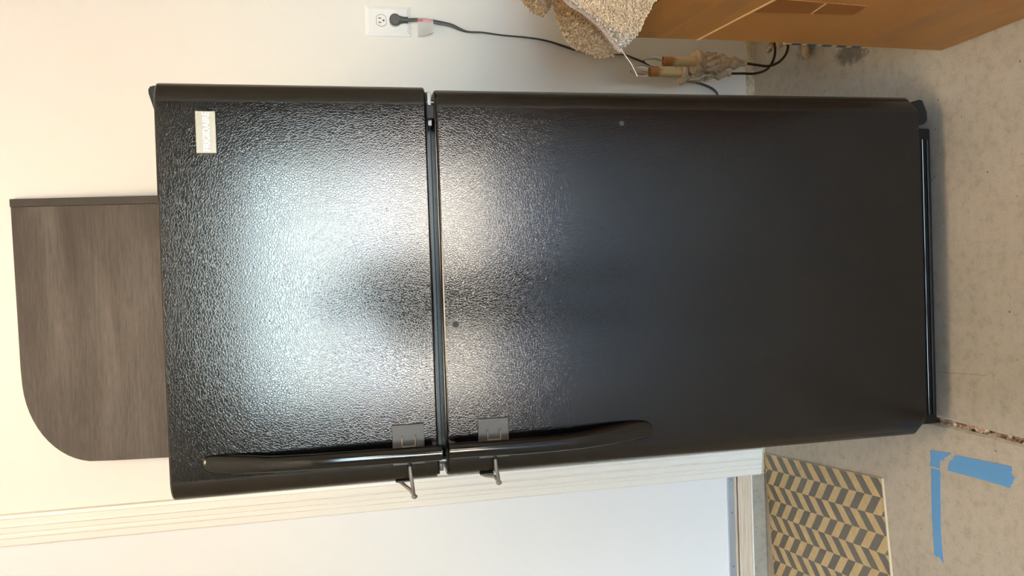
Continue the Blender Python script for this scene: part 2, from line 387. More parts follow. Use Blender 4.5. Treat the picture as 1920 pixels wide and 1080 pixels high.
B_('sill_lip', (DX0, -0.003, 0.1035), (DX1, 0.06, 0.1130), door, 'sill', 0.001)
B_('sill_gap', (DX0, 0.006, 0.0993), (DX1, 0.06, 0.1035), door, 'slot')
B_('sill_board', (DX0, -0.003, 0.0540), (DX1, 0.06, 0.0993), door, 'sill', 0.0015)
B_('sill_edge_strip', (DX0, -0.006, 0.0490), (DX1, 0.06, 0.0540), door, 'trim')

# outside: driveway, road, far lawn level
struct(B_('driveway', (-7, -17, -0.10), (7, -6.45, -0.02), None, 'driveway'))
struct(B_('ground', (-90, -140, -0.14), (90, -17, -0.05), None, 'road'))
struct(B_('ground_side', (-90, -17, -0.20), (90, 60, -0.11), None, 'road'))

# ceiling lamp over the door side of the room
t = thing('ceiling_lamp', (-0.12, -1.45, 2.80), 'white bulb holder on the ceiling in front of the refrigerator', 'lamp')
bm = bmesh.new(); lathe(bm, [(0.06, 2.80), (0.06, 2.785), (0.045, 2.77), (0.022, 2.755), (0.02, 2.74)], 24, o=(-0.12, -1.45, 0)); from_bm('lamp_holder', bm, t, ('plate',), True)

# ================================================================ fridge
fr = thing('refrigerator', (0, -0.42, 0), 'tall black top-freezer refrigerator with pebbled doors standing against the garage wall', 'refrigerator'); FRIDGE.add(fr.name)
cab = B_('cabinet', (-0.371, -0.745, 0.028), (0.371, -0.06, 1.652), fr, 'enamel', 0.006, True)
bm = bmesh.new(); box(bm, (-0.36, -0.10, 0.03), (0.36, -0.055, 0.30), 0.004); from_bm('rear_cover', bm, fr, ('dullblack',))
def door_shell(name, xl, xr, z0, z1, bottom_chamfer=0.0, top_r=0.006):
    """door of the fridge: flat leather-grain face, rounded smooth side bands, plastic end caps"""
    prof = []  # (x, y, is_side)
    n = 12
    yb, ys_, yf = -0.757, -0.800, -0.831
    bw = 0.0385
    pts = [(xl + 0.003, yb, 1), (xl, yb - 0.006, 1), (xl, ys_, 1)]
    for i in range(1, n + 1):
        a = i / n * PI / 2; pts.append((xl + bw * (1 - math.cos(a)), ys_ + (yf - ys_) * math.sin(a), 1))
    L = [(x, y, s) for x, y, s in pts]
    mid = []
    for i in range(1, 24):
        t = i / 24; x = (xl + bw) + t * (xr - xl - 2 * bw); mid.append((x, yf - 0.0035 * 4 * t * (1 - t) * 1.0, 0))
    R = [(xl + xr - x, y, s) for x, y, s in reversed(L)]
    prof = L + mid + R
    bm = bmesh.new()
    # vertical stations with rounded top / bottom rims
    def ring(z, inset, cut=0.0):
        out = []
        for x, y, s in prof:
            yy = y + inset if y < yb - 0.02 else y
            xx = x
            if cut > 0:
                d = min(x - xl, xr - x)
                xx = x + (cut * (1 if x - xl < xr - x else -1)) * max(0, 1 - d / 0.05)
            else:
                xx = x + (inset * 0.6 if x < (xl + xr) / 2 else -inset * 0.6) * (1 if s else 0)
            out.append(bm.verts.new((xx, yy, z)))
        return out
    zs = []
    r = 0.005
    for i in range(4):
        a = i / 3 * PI / 2; zs.append((z0 + r * (1 - math.sin(a)), r * (1 - math.cos(PI / 2 - a)) if False else r * (1 - math.sin(a)), 0))
    st = []
    if bottom_chamfer:
        st.append((z0, 0.004, bottom_chamfer)); st.append((z0 + 0.002, 0.001, bottom_chamfer * 0.93)); st.append((z0 + bottom_chamfer * 0.95, 0, 0.0)); 
    else:
        st.append((z0, 0.004, 0)); st.append((z0 + 0.0015, 0.0015, 0)); st.append((z0 + 0.004, 0, 0))
    st += [(z1 - 0.004, 0, 0), (z1 - 0.0015, 0.0015, 0), (z1, 0.004, 0)]
    rings = [ring(*s_) for s_ in st]
    P = len(prof)
    for i in range(len(rings) - 1):
        for k in range(P - 1):
            f = bm.faces.new((rings[i][k], rings[i][k + 1], rings[i + 1][k + 1], rings[i + 1][k]))
            mid_face = prof[k][2] == 0 or prof[k + 1][2] == 0
            f.material_index = 0 if mid_face else 1
    for rg in (rings[0], rings[-1]):
        f = bm.faces.new(rg); f.material_index = 1
    for i in range(len(rings) - 1):
        f = bm.faces.new((rings[i][0], rings[i + 1][0], rings[i + 1][-1], rings[i][-1])); f.material_index = 1
    o = from_bm(name, bm, fr, ('grain', 'enamel'), True, 30); return o
fz = door_shell('freezer_door', -0.380, 0.3805, 1.1785, 1.668)
fz['label'] = 'upper freezer door with the metal badge'
fd = door_shell('fridge_door', -0.3785, 0.3755, 0.072, 1.1605, 0.020)
fd['label'] = 'lower refrigerator door'
# end caps: the glossy plastic rims seen in the gap between the doors
for (zz, par, xl, xr) in ((1.1605, fd, -0.374, 0.371), (1.1785, fz, -0.374, 0.371)):
    bm = bmesh.new()
    if par is fd: box(bm, (xl + .004, -0.826, zz - 0.001), (xr - .004, -0.762, zz + 0.0022), 0.001)
    else: box(bm, (xl + .004, -0.822, zz - 0.0022), (xr - .004, -0.762, zz + 0.001), 0.001)
    from_bm('door_end_cap', bm, par, ('gloss',))
# gaskets
for (z0, z1, par) in ((1.186, 1.655, fz), (0.08, 1.150, fd)):
    bm = bmesh.new(); box(bm, (-0.366, -0.760, z0), (0.366, -0.744, z1), 0.004); from_bm('door_gasket', bm, par, ('rubber',))
# mullion behind the gap
bm = bmesh.new(); box(bm, (-0.366, -0.752, 1.150), (0.366, -0.744, 1.186)); from_bm('mullion', bm, fr, ('enamel',))
# centre hinge
hg = bpy.data.objects.new('centre_hinge', None)
bm = bmesh.new(); box(bm, (0.305, -0.808, 1.1655), (0.371, -0.742, 1.1735), 0.001); ch = from_bm('centre_hinge', bm, fr, ('metal',)); ch['label'] = 'metal centre hinge between the doors'
bm = bmesh.new(); tube(bm, [(0.352, -0.800, 1.1605), (0.352, -0.800, 1.1785)], 0.0065, 16); from_bm('hinge_pin', bm, ch, ('metal',), True)
bm = bmesh.new(); box(bm, (0.316, -0.826, 1.1630), (0.342, -0.800, 1.1775), 0.001); from_bm('door_stop', bm, ch, ('dullblack',))
# left end: small roller stop
bm = bmesh.new(); tube(bm, [(-0.348, -0.80, 1.1625), (-0.348, -0.80, 1.1765)], 0.008, 16); box(bm, (-0.371, -0.795, 1.1655), (-0.33, -0.75, 1.1735), 0.001); from_bm('door_stop', bm, fr, ('metal',), True)
# hinge covers on top
bm = bmesh.new()
prism(bm, [(0.3775, 1.650), (0.3780, 1.678), (0.3745, 1.6835), (0.366, 1.6845), (0.325, 1.673), (0.300, 1.653), (0.300, 1.650)], 'y', -0.795, -0.69)
bmesh.ops.bevel(bm, geom=bm.edges[:], offset=0.002, segments=2, affect='EDGES'); from_bm('hinge_cover', bm, fr, ('dullblack',), True)
bm = bmesh.new()
prism(bm, [(-0.3765, 1.655), (-0.3765, 1.6705), (-0.373, 1.6735), (-0.361, 1.6735), (-0.357, 1.6705), (-0.357, 1.655)], 'y', -0.79, -0.745)
bmesh.ops.bevel(bm, geom=bm.edges[:], offset=0.0015, segments=2, affect='EDGES'); from_bm('hinge_plug', bm, fr, ('dullblack',), True)
# toe grille, bottom hinge, feet
bm = bmesh.new(); box(bm, (-0.362, -0.792, 0.014), (0.310, -0.755, 0.074), 0.004); gr = from_bm('toe_grille', bm, fr, ('dullblack',), True)
for i in range(4):
    B_('grille_slat', (-0.34, -0.7955, 0.020 + i * 0.011), (0.285, -0.7915, 0.0245 + i * 0.011), gr, 'gloss', 0.001)
bm = bmesh.new(); prism(bm, [(0.318, 0.032), (0.325, 0.0250), (0.345, 0.0250), (0.357, 0.029), (0.361, 0.034), (0.371, 0.034), (0.373, 0.046), (0.365, 0.052), (0.365, 0.074), (0.315, 0.074)], 'y', -0.80, -0.73)
bmesh.ops.bevel(bm, geom=bm.edges[:], offset=0.0015, segments=2, affect='EDGES'); from_bm('bottom_hinge', bm, fr, ('dullblack',), True)
for x in (-0.33, 0.335):
    for y in (-0.72, -0.12):
        bm = bmesh.new(); tube(bm, [(x, y, 0.0), (x, y, 0.008), (x, y, 0.0081), (x, y, 0.032)], [0.016, 0.016, 0.007, 0.007], 16); from_bm('levelling_foot', bm, fr, ('dullblack',), True)
# handles
def handle(path, wid, thk, name, par):
    """a bowed bar with a D-shaped section: path points (x, y_front, z)"""
    P = catmull(path, 6); n = len(P); W = []; T = []
    def interp(a, i):
        t = i / (n - 1) * (len(a) - 1); k = min(int(t), len(a) - 2); return a[k] + (a[k + 1] - a[k]) * (t - k)
    bm = bmesh.new(); rings = []
    sec = [(-1, 0), (-0.98, -0.35), (-0.86, -0.68), (-0.62, -0.90), (-0.30, -0.985), (0.05, -1), (0.40, -0.93), (0.72, -0.72), (0.92, -0.40), (1, 0), (0.9, 0.28), (0.6, 0.38), (0, 0.4), (-0.6, 0.38), (-0.9, 0.28)]
    for i in range(n):
        w_ = interp(wid, i); t_ = interp(thk, i)
        rings.append([bm.verts.new((P[i].x + a * w_, P[i].y + t_ * (b + 1), P[i].z)) for a, b in sec])
    for i in range(n - 1):
        for k in range(len(sec)):
            bm.faces.new((rings[i][k], rings[i][(k + 1) % len(sec)], rings[i + 1][(k + 1) % len(sec)], rings[i + 1][k]))
    bm.faces.new(rings[0][::-1]); bm.faces.new(rings[-1])
    return from_bm(name, bm, par, ('gloss',), True, 50)
handle([(-0.3117, -0.836, 1.6085), (-0.3120, -0.8385, 1.604), (-0.3130, -0.842, 1.590), (-0.3146, -0.851, 1.558), (-0.3156, -0.860, 1.525), (-0.3163, -0.869, 1.4841), (-0.3156, -0.880, 1.4093), (-0.3150, -0.886, 1.3134), (-0.3151, -0.888, 1.2446), (-0.3157, -0.888, 1.1785)],
       [0.007, 0.0135, 0.0165, 0.0175, 0.0165, 0.0148, 0.0145, 0.0145, 0.0145, 0.0145], [0.004, 0.008, 0.010, 0.012, 0.013, 0.012, 0.011, 0.011, 0.011, 0.011], 'freezer_handle', fz)
handle([(-0.3140, -0.888, 1.1635), (-0.3149, -0.888, 1.0915), (-0.317, -0.886, 1.0064), (-0.3169, -0.880, 0.9175), (-0.3150, -0.868, 0.850), (-0.3135, -0.858, 0.812), (-0.3125, -0.848, 0.777), (-0.3125, -0.841, 0.752), (-0.3125, -0.8385, 0.742), (-0.3125, -0.836, 0.7345)],
       [0.0145, 0.0145, 0.015, 0.016, 0.018, 0.0195, 0.020, 0.018, 0.014, 0.006], [0.011, 0.011, 0.011, 0.012, 0.013, 0.013, 0.011, 0.008, 0.006, 0.004], 'fridge_handle', fd)
for (z, par) in ((1.186, fz), (1.153, fd)):     # posts that carry the handles at the gap
    bm = bmesh.new(); box(bm, (-0.3275, -0.880, z - 0.006), (-0.3025, -0.828, z + 0.006), 0.002); from_bm('handle_post', bm, par, ('gloss',), True)
# badge
bm = bmesh.new(); box(bm, (0.2475, -0.8385, 1.5625), (0.3235, -0.832, 1.5975), 0.001); bd = from_bm('badge', bm, fz, ('badge',)); bd['label'] = 'silver rectangular metal badge with raised lettering'
cu = bpy.data.curves.new('badge_letters', 'FONT'); cu.body = 'FRIGIDAIRE'; cu.size = 0.0155; cu.extrude = 0.0003; cu.align_x = 'CENTER'; cu.align_y = 'CENTER'; cu.offset = 0.00035
to = bpy.data.objects.new('tmp', cu); C.objects.link(to); dg = bpy.context.evaluated_depsgraph_get()
me = bpy.data.meshes.new_from_object(to.evaluated_get(dg)); bpy.data.objects.remove(to)
xs = [v.co.x for v in me.vertices]; k = 0.070 / (max(xs) - min(xs)); x0 = (max(xs) + min(xs)) / 2
yy = [v.co.y for v in me.vertices]; y0 = (max(yy) + min(yy)) / 2; ky = 0.0118 / (max(yy) - min(yy))
for v in me.vertices: v.co = Vector(((v.co.x - x0) * k + 0.2865, -0.8386 - v.co.z * 1.0, (v.co.y - y0) * ky + 1.5795))
obj('badge_lettering', me, bd, ('letter',))
# small marks left on the door
for (x, z, r, par) in ((0.3079, 0.7797, 0.0052, fd), (-0.0807, 1.1362, 0.006, fd), (-0.0444, 0.9225, 0.0022, fd)):
    bm = bmesh.new(); tt = (x + .34) / .677; yf = -0.831 - 0.014 * tt * (1 - tt)
    tube(bm, [(x, yf + 0.001, z), (x, yf - 0.0006, z)], r, 20); from_bm('residue_spot', bm, par, ('spot',))

# clip-on straps over the handles' side
def clip(z, label, dz_tip, dx_tip):
    t = None
    bm = bmesh.new()
    box(bm, (-0.343, -0.8365, z - 0.0305), (-0.2665, -0.833, z + 0.0305), 0.001)
    t = from_bm('lock_clip', bm, fr, ('greyplastic',)); t['label'] = label
    bm = bmesh.new(); pts = catmull([(-0.2895, -0.836, z + 0.0125), (-0.2895, -0.8415, z + 0.0125), (-0.304, -0.843, z + 0.0125), (-0.3065, -0.843, z + 0.010), (-0.3065, -0.843, z - 0.010), (-0.304, -0.843, z - 0.0125), (-0.2895, -0.8415, z - 0.0125), (-0.2895, -0.836, z - 0.0125)], 4)
    tube(bm, pts, 0.0016, 8); from_bm('staple', bm, t, ('rod',), True)
    xt = -0.4045 + dx_tip
    bm = bmesh.new(); tube(bm, [(-0.336, -0.8385, z), (-0.346, -0.841, z - 0.0005)], 0.0034, 12); from_bm('rod_socket', bm, t, ('dullblack',), True)
    bm = bmesh.new(); pts = [(-0.3425, -0.840, z - 0.0005), (-0.36, -0.8405, z - 0.0015), (xt + 0.012, -0.840, z - 0.005), (xt + 0.002, -0.838, z - 0.0065)]
    tube(bm, pts, [0.0034, 0.0038, 0.0034, 0.0030], 12); from_bm('rod', bm, t, ('rod',), True)
    bm = bmesh.new(); pts = [(-0.3845, -0.79, z + 0.019), (-0.386, -0.802, z + 0.0135), (xt + 0.009, -0.823, z - 0.001), (xt, -0.832, z - 0.0075)]
    tube(bm, pts, [0.0034, 0.0034, 0.0036, 0.0036], 12); from_bm('link_rod', bm, t, ('rod',), True)
    bm = bmesh.new(); bmesh.ops.create_uvsphere(bm, u_segments=14, v_segments=10, radius=0.0058, matrix=Matrix.Translation((xt - 0.001, -0.834, z - 0.0075)) @ Matrix.Scale(0.8, 4, (1, 0, 0)))
    from_bm('rod_end', bm, t, ('rod',), True)
    bm = bmesh.new(); box(bm, (-0.3815, -0.815, z - 0.002), (-0.379, -0.765, z + 0.026), 0.0008); from_bm('side_plate', bm, t, ('greyplastic',))
clip(1.2360, 'grey lock clip on the freezer door, above the gap between the doors', 0, 0)
clip(1.0690, 'grey lock clip on the lower fridge door, below the gap between the doors', 0, 0.012)

# ================================================================ wall board, outlet, cord
bd = thing('wood_board', (-0.09, -0.055, FZ(1.654)), 'dark grey woodgrain board with one rounded corner leaning on the wall above the refrigerator', 'board')
zb, zt_, xr, xl = FZ(1.654), 2.182, 0.2585, -0.450
R = 0.205; poly = [(xl, zb), (0.2370, zb), (0.2370, zt_ + 0.001)]
poly += [(xl + 0.258, 2.1765)]
for i in range(1, 15):
    a = i / 15 * PI / 2; poly.append((xl + 0.235 - 0.235 * math.sin(a), (2.175 - 0.182) + 0.182 * math.cos(a)))
poly += [(xl, 1.95)]
bm = bmesh.new(); prism(bm, poly, 'y', -0.062, -0.044); bmesh.ops.bevel(bm, geom=[e for e in bm.edges if e.calc_face_angle(0) > 1.2], offset=0.0012, segments=1, affect='EDGES')
pn = from_bm('panel', bm, bd, ('wood',))
bm = bmesh.new(); box(bm, (0.2375, -0.066, zb), (0.2585, -0.044, zt_ + 0.002), 0.0012); from_bm('edge_strip', bm, bd, ('woodedge',))
for ch in bd.children:                       # the board leans back against the wall
    for v in ch.data.vertices: v.co.y += -0.028 + 0.068 * (v.co.z - zb) / (zt_ - zb)
# the board stands on the fridge top a little away from the wall; brackets of the lean are tiny
ol = thing('wall_outlet', (0.769, 0, 1.1725), 'white duplex wall outlet to the right of the refrigerator', 'outlet')
bm = bmesh.new()
def rect(bm, x0, x1, z0, z1, y): return [bm.verts.new(p) for p in ((x0, y, z0), (x1, y, z0), (x1, y, z1), (x0, y, z1))]
A = rect(bm, .7245, .8135, 1.1060, 1.2395, 0); B2 = rect(bm, .7250, .8130, 1.1065, 1.2390, -.003); Cc = rect(bm, .7360, .8020, 1.1175, 1.2280, -.0075)
for a, b in ((A, B2), (B2, Cc)):
    for i in range(4): bm.faces.new((a[i], a[(i + 1) % 4], b[(i + 1) % 4], b[i]))
bm.faces.new(Cc)
from_bm('cover_plate', bm, ol, ('plate',))
for zc in (1.1920, 1.1530):
    bm = bmesh.new(); pl = []
    for i in range(28):
        a = 2 * PI * i / 28; pl.append((0.7690 + 0.0168 * math.cos(a), zc + max(-0.0138, min(0.0138, 0.0168 * math.sin(a)))))
    prism(bm, pl, 'y', -0.0085, -0.004); bmesh.ops.bevel(bm, geom=[e for e in bm.edges if abs(e.verts[0].co.y + .0085) < 1e-5 and abs(e.verts[1].co.y + .0085) < 1e-5], offset=0.0006, segments=2, affect='EDGES')
    rc = from_bm('receptacle', bm, ol, ('plate',))
    bm = bmesh.new(); prism(bm, [(0.7690 + (a_ - 0.7690) * 1.07, zc + (b_ - zc) * 1.07) for a_, b_ in pl], 'y', -0.00765, -0.0070); from_bm('receptacle_gap', bm, rc, ('slot',))
    if zc > 1.17:
        for x in (0.7628, 0.7752): B_('slot', (x - 0.0014, -0.0089, zc + 0.0004), (x + 0.0014, -0.0083, zc + 0.0085), rc, 'slot')
        bm = bmesh.new(); tube(bm, [(0.7690, -0.0083, zc - 0.0065), (0.7690, -0.0089, zc - 0.0065)], 0.0029, 12); from_bm('slot', bm, rc, ('slot',))
bm = bmesh.new(); tube(bm, [(0.7690, -0.0064, 1.1725), (0.7690, -0.0076, 1.1725)], 0.003, 12); from_bm('plate_screw', bm, ol, ('plate',))

cdt = thing('power_cord', (0.7690, -0.01, 1.1525), 'dark grey appliance power cord plugged into the wall outlet', 'power cord')
bm = bmesh.new()
tube(bm, [(0.7692, -0.0090, 1.1530), (0.7692, -0.0150, 1.1530), (0.7692, -0.024, 1.1530), (0.7692, -0.027, 1.1530), (0.7692, -0.0275, 1.1530)], [0.0155, 0.0165, 0.0160, 0.0135, 0.004], 28)
tube(bm, [(0.7692, -0.018, 1.1485), (0.7693, -0.018, 1.1355), (0.7695, -0.018, 1.1275), (0.7695, -0.018, 1.1155)], [(0.0150, 0.0075), (0.0105, 0.0075), (0.0082, 0.0068), (0.0076, 0.006)], 16)
for i in range(5): tube(bm, [(0.7695, -0.018, 1.1295 - i * 0.0032), (0.7695, -0.018, 1.1280 - i * 0.0032)], [(0.0092, 0.0075)] * 2, 16)
from_bm('plug', bm, cdt, ('plug',), True)
cp = [(0.7695, -0.018, 1.1155), (0.7712, -0.017, 1.095), (0.7714, -0.016, 1.065), (0.7685, -0.014, 1.0358), (0.7606, -0.012, 0.9884), (0.7504, -0.010, 0.9615), (0.7438, -0.008, 0.936), (0.7431, -0.008, 0.8922), (0.7369, -0.008, 0.8352), (0.7302, -0.008, 0.736), (0.722, -0.008, 0.6858), (0.7101, -0.008, 0.6439), (0.6968, -0.008, 0.5931), (0.693, -0.008, 0.5502), (0.6877, -0.008, 0.4982), (0.6874, -0.008, 0.4457), (0.6767, -0.008, 0.4107), (0.661, -0.008, 0.3668), (0.6421, -0.008, 0.3136), (0.615, -0.008, 0.2328), (0.5958, -0.008, 0.1692), (0.5809, -0.008, 0.1419), (0.564, -0.008, 0.1313), (0.5299, -0.008, 0.1249), (0.44, -0.02, 0.110), (0.36, -0.03, 0.10)]
wd = [0.0050, 0.0050, 0.0052, 0.0055, 0.0055, 0.0045, 0.0024, 0.0019, 0.0018, 0.0019, 0.0025, 0.0038, 0.0042, 0.0034, 0.0020, 0.0020, 0.0028, 0.0036, 0.0040, 0.0042, 0.0042, 0.0042, 0.004, 0.004, 0.004, 0.004]
pp = catmull(cp, 5); rr = []
for i in range(len(pp)):
    t_ = i / 5; k = min(int(t_), len(wd) - 2); a = wd[k] + (wd[k + 1] - wd[k]) * (t_ - k); rr.append((a, 0.0075 - a if a < 0.0055 else 0.0025))
bm = bmesh.new(); tube(bm, pp, rr, 10); from_bm('cord', bm, cdt, ('cord',), True)
# warning tag folded round the cord
bm = bmesh.new(); rows = []
prof = [(0.7740, -0.0105), (0.7745, -0.020), (0.7700, -0.0235), (0.7610, -0.0235), (0.7510, -0.0225), (0.7410, -0.0245), (0.7290, -0.0240), (0.7230, -0.0235)]
for z, cut in ((1.0870, 0.0), (1.0725, 0.003), (1.0575, 0.008), (1.0420, 0.0135)):
    rows.append([bm.verts.new((max(x, 0.7200 + cut) if x < 0.7510 else x, y + 0.001 * math.sin(z * 900 + x * 300), z)) for x, y in prof])
for i in range(3):
    for k in range(len(prof) - 1): bm.faces.new((rows[i][k], rows[i][k + 1], rows[i + 1][k + 1], rows[i + 1][k]))
bmesh.ops.solidify(bm, geom=bm.faces[:], thickness=0.0008); tg = from_bm('warning_tag', bm, cdt, ('tagw',), True); tg['label'] = 'white warning tag with red print'
bm = bmesh.new(); box(bm, (0.7645, -0.0250, 1.0440), (0.7705, -0.0246, 1.0860)); from_bm('red_print', bm, tg, ('tagr',))
bm = bmesh.new()
for i, z in enumerate((1.0705, 1.0665, 1.0625, 1.0575, 1.0525, 1.0475)): box(bm, (0.7655, -0.0254, z - 0.0010), (0.7695, -0.0251, z + 0.0012))
from_bm('tag_lettering', bm, tg, ('tagw',))

# ================================================================ mat and tapes on the floor
mt = thing('door_mat', (-0.600, -0.0102, 0), 'thin tan and charcoal herringbone mat lying on the floor in front of the door', 'mat')
O = Vector((-0.600, -0.0102)); E1 = Vector((0.10685, -0.99427)); E2 = Vector((-0.99427, -0.10685))
LU, LV, TH = 0.5743, 0.90, 0.0055
def mw(u, v, z): p = O + E1 * u + E2 * v; return (p.x, p.y, z)
bm = bmesh.new()
A = [bm.verts.new(mw(u, v, 0.0003)) for u, v in ((0, 0), (LU, 0), (LU, LV), (0, LV))]; B2 = [bm.verts.new(mw(u, v, TH)) for u, v in ((0, 0), (LU, 0), (LU, LV), (0, LV))]
bm.faces.new(A[::-1]); bm.faces.new(B2)
for i in range(4): bm.faces.new((A[i], A[(i + 1) % 4], B2[(i + 1) % 4], B2[i]))
from_bm('mat_base', bm, mt, ('matedge',))
def clipu(poly, lo, hi):
    for s, lim in ((1, lo), (-1, -hi)):
        out = []
        for i in range(len(poly)):
            a, b = poly[i], poly[(i + 1) % len(poly)]; da, db = s * a[0] - lim, s * b[0] - lim
            if da >= 0: out.append(a)
            if da * db < 0: t = da / (da - db); out.append((a[0] + (b[0] - a[0]) * t, a[1] + (b[1] - a[1]) * t))
        poly = out
        if len(poly) < 3: return []
    return poly
bm = bmesh.new(); bw = 0.0480; pitch = 0.0324; sh = 0.0385
nb = int(LV / bw)
for b in range(nb):
    v0, v1 = 0.001 + b * bw, 0.001 + (b + 1) * bw
    s0, s1 = (0, sh) if b % 2 == 0 else (sh, 0)
    for k in range(-3, 19):
        u0 = 0.0075 + k * pitch; u1 = u0 + pitch
        pl = clipu([(u0 + s0, v0), (u1 + s0, v0), (u1 + s1, v1), (u0 + s1, v1)], 0.001, LU - 0.003)
        if not pl: continue
        vs = [bm.verts.new(mw(u, v, TH + 0.0002)) for u, v in pl]
        f = bm.faces.new(vs); dark = (k + b) % 2 == 0; f.material_index = 1 if dark else 0
bmesh.ops.recalc_face_normals(bm, faces=bm.faces)
me = bpy.data.meshes.new('herringbone_print'); bm.to_mesh(me); bm.free()
obj('herringbone_print', me, mt, ('tan', 'charcoal'))

def tape(name, polys, label, group=None):
    bm = bmesh.new()
    for pl in polys: prism(bm, [(a, b) for a, b in pl], 'z', 0.0001, 0.0009)
    o = from_bm(name, bm, None, ('bluetape',)); o['label'] = label; o['category'] = 'tape'
    return o
def jag(a, b, n, amp, seed):
    random.seed(seed); out = []
    for i in range(1, n):
        t = i / n; x = a[0] + (b[0] - a[0]) * t; y = a[1] + (b[1] - a[1]) * t; out.append((x + random.uniform(-amp, amp), y + random.uniform(-amp, amp)))
    return out
p1 = [(-0.4306, -0.7461), (-0.4237, -0.8115)] + jag((-0.4237, -0.8115), (-0.4514, -0.7753), 7, 0.003, 1) + [(-0.4514, -0.7753), (-0.4672, -0.7745)] + [(-0.4672, -0.7448)] + [(-0.45, -0.7475)]
p2 = [(-0.4242, -0.8256), (-0.4192, -0.9098), (-0.4153, -0.9748)] + jag((-0.4153, -0.9748), (-0.4303, -0.9717), 4, 0.002, 2) + [(-0.4303, -0.9717), (-0.4372, -0.9793)] + jag((-0.4372, -0.9793), (-0.4613, -0.967), 6, 0.003, 3) + [(-0.4613, -0.967), (-0.462, -0.8944), (-0.4662, -0.7959)] + jag((-0.4662, -0.7959), (-0.4528, -0.8011), 4, 0.002, 4) + [(-0.4528, -0.8011)] + jag((-0.4528, -0.8011), (-0.4242, -0.8256), 7, 0.0025, 5)
tape('blue_tape', [p1, p2], 'wide torn strip of blue painter tape on the concrete, running away from the wall')
p3 = [(-0.4720, -0.7479), (-0.4709, -0.7763), (-0.545, -0.7745), (-0.6177, -0.7731), (-0.6600, -0.7765), (-0.6850, -0.7791), (-0.6746, -0.7663), (-0.6780, -0.7600), (-0.6749, -0.7513), (-0.5761, -0.7462)]
tape('blue_tape', [p3], 'narrow strip of blue painter tape on the concrete, running parallel to the wall')

# ================================================================ cardboard box with lid
bx = thing('cardboard_box', (0.80, -1.25, 0), 'large brown cardboard box with a telescoping lid standing on the floor beside the refrigerator', 'box')
x0, x1, y0, y1 = 0.480, 1.12, -1.72, -0.811
yl = y1 - 0.0290
def zs_(y): return 0.600 + (y + 0.840) * 0.142            # the lid's skirt hangs lower towards the room
bm = bmesh.new(); prism(bm, [(y1, 0.0015), (y0, 0.0015), (y0, zs_(y0) + 0.02), (y1 - 0.0275, zs_(yl) + 0.02)], 'x', x0, x1)
bmesh.ops.bevel(bm, geom=[e for e in bm.edges], offset=0.003, segments=2, affect='EDGES')
from_bm('box_body', bm, bx, ('card',), True)
bm = bmesh.new(); prism(bm, [(yl - 0.0005, zs_(yl) + 0.003), (y0 - 0.004, zs_(y0) + 0.003), (y0 - 0.004, 0.775), (yl + 0.001, 0.775)], 'x', x0 - 0.002, x1 + 0.004)
bmesh.ops.bevel(bm, geom=[e for e in bm.edges], offset=0.0025, segments=2, affect='EDGES')
ld = from_bm('box_lid', bm, bx, ('card',), True)
bm = bmesh.new(); prism(bm, [(yl - 0.0005, zs_(yl)), (y0 - 0.004, zs_(y0)), (y0 - 0.004, zs_(y0) + 0.004), (yl - 0.0005, zs_(yl) + 0.004)], 'x', x0 - 0.0035, x0 + 0.003)
from_bm('lid_cut_edge', bm, ld, ('cardedge',))
# brown tape strip crossing below the lid, with its light seam line
bm = bmesh.new(); prism(bm, [(-1.006, 0.575), (-1.075, 0.564), (-1.060, 0.373), (-1.014, 0.370)], 'x', x0 - 0.0012, x0 + 0.001); tp = from_bm('brown_tape', bm, bx, ('browntape',))
bm = bmesh.new(); prism(bm, [(-1.011, 0.458), (-1.066, 0.464), (-1.066, 0.4605), (-1.011, 0.4545)], 'x', x0 - 0.0017, x0 - 0.001); from_bm('tape_crease', bm, tp, ('cardedge',))
def strip(y0_, y1_, z0_, z1_, tilt=0.0, par=bx, xx=None):
    xx = x0 if xx is None else xx
    bm = bmesh.new(); n = 14; rows = []
    for i in range(n + 1):
        t = i / n; y = y0_ + (y1_ - y0_) * t
        rows.append([bm.verts.new((xx - 0.0010 - 0.0010 * abs(noise.noise(Vector((t * 9, k, y0_)))), y, z0_ + (z1_ - z0_) * k / 3 + tilt * t)) for k in range(4)])
    for i in range(n):
        for k in range(3): bm.faces.new((rows[i][k], rows[i][k + 1], rows[i + 1][k + 1], rows[i + 1][k]))
    return from_bm('clear_tape', bm, par, ('cleartape',), True)
strip(-0.862, -1.20, 0.625, 0.675, -0.03, ld, x0 - 0.002); strip(-0.848, -1.05, 0.690, 0.728, -0.02, ld, x0 - 0.002); strip(-0.85, -1.25, 0.040, 0.095); strip(-0.85, -1.25, 0.17, 0.225, -0.01)
# a flat striped parcel standing behind the box, its edge peeping out
pc = thing('striped_parcel', (0.62, -0.805, 0), 'flat parcel with blue and cream striped edge standing behind the cardboard box', 'parcel')
bm = bmesh.new(); prism(bm, [(0.500, 0.0), (0.4838, 0.190), (0.4870, 0.385), (0.72, 0.385), (0.72, 0.0)], 'y', -0.808, -0.800); from_bm('parcel_body', bm, pc, ('parcel',))
bm = bmesh.new()
for i in range(5):
    z = 0.205 + i * 0.036; xa = 0.4838 + (z - 0.19) * 0.0164
    prism(bm, [(xa - 0.0006, z - 0.004), (xa - 0.0003, z + 0.018), (0.505, z + 0.024), (0.505, z + 0.002)], 'y', -0.8086, -0.7994)
from_bm('stripe_print', bm, pc, ('dash_blue',))

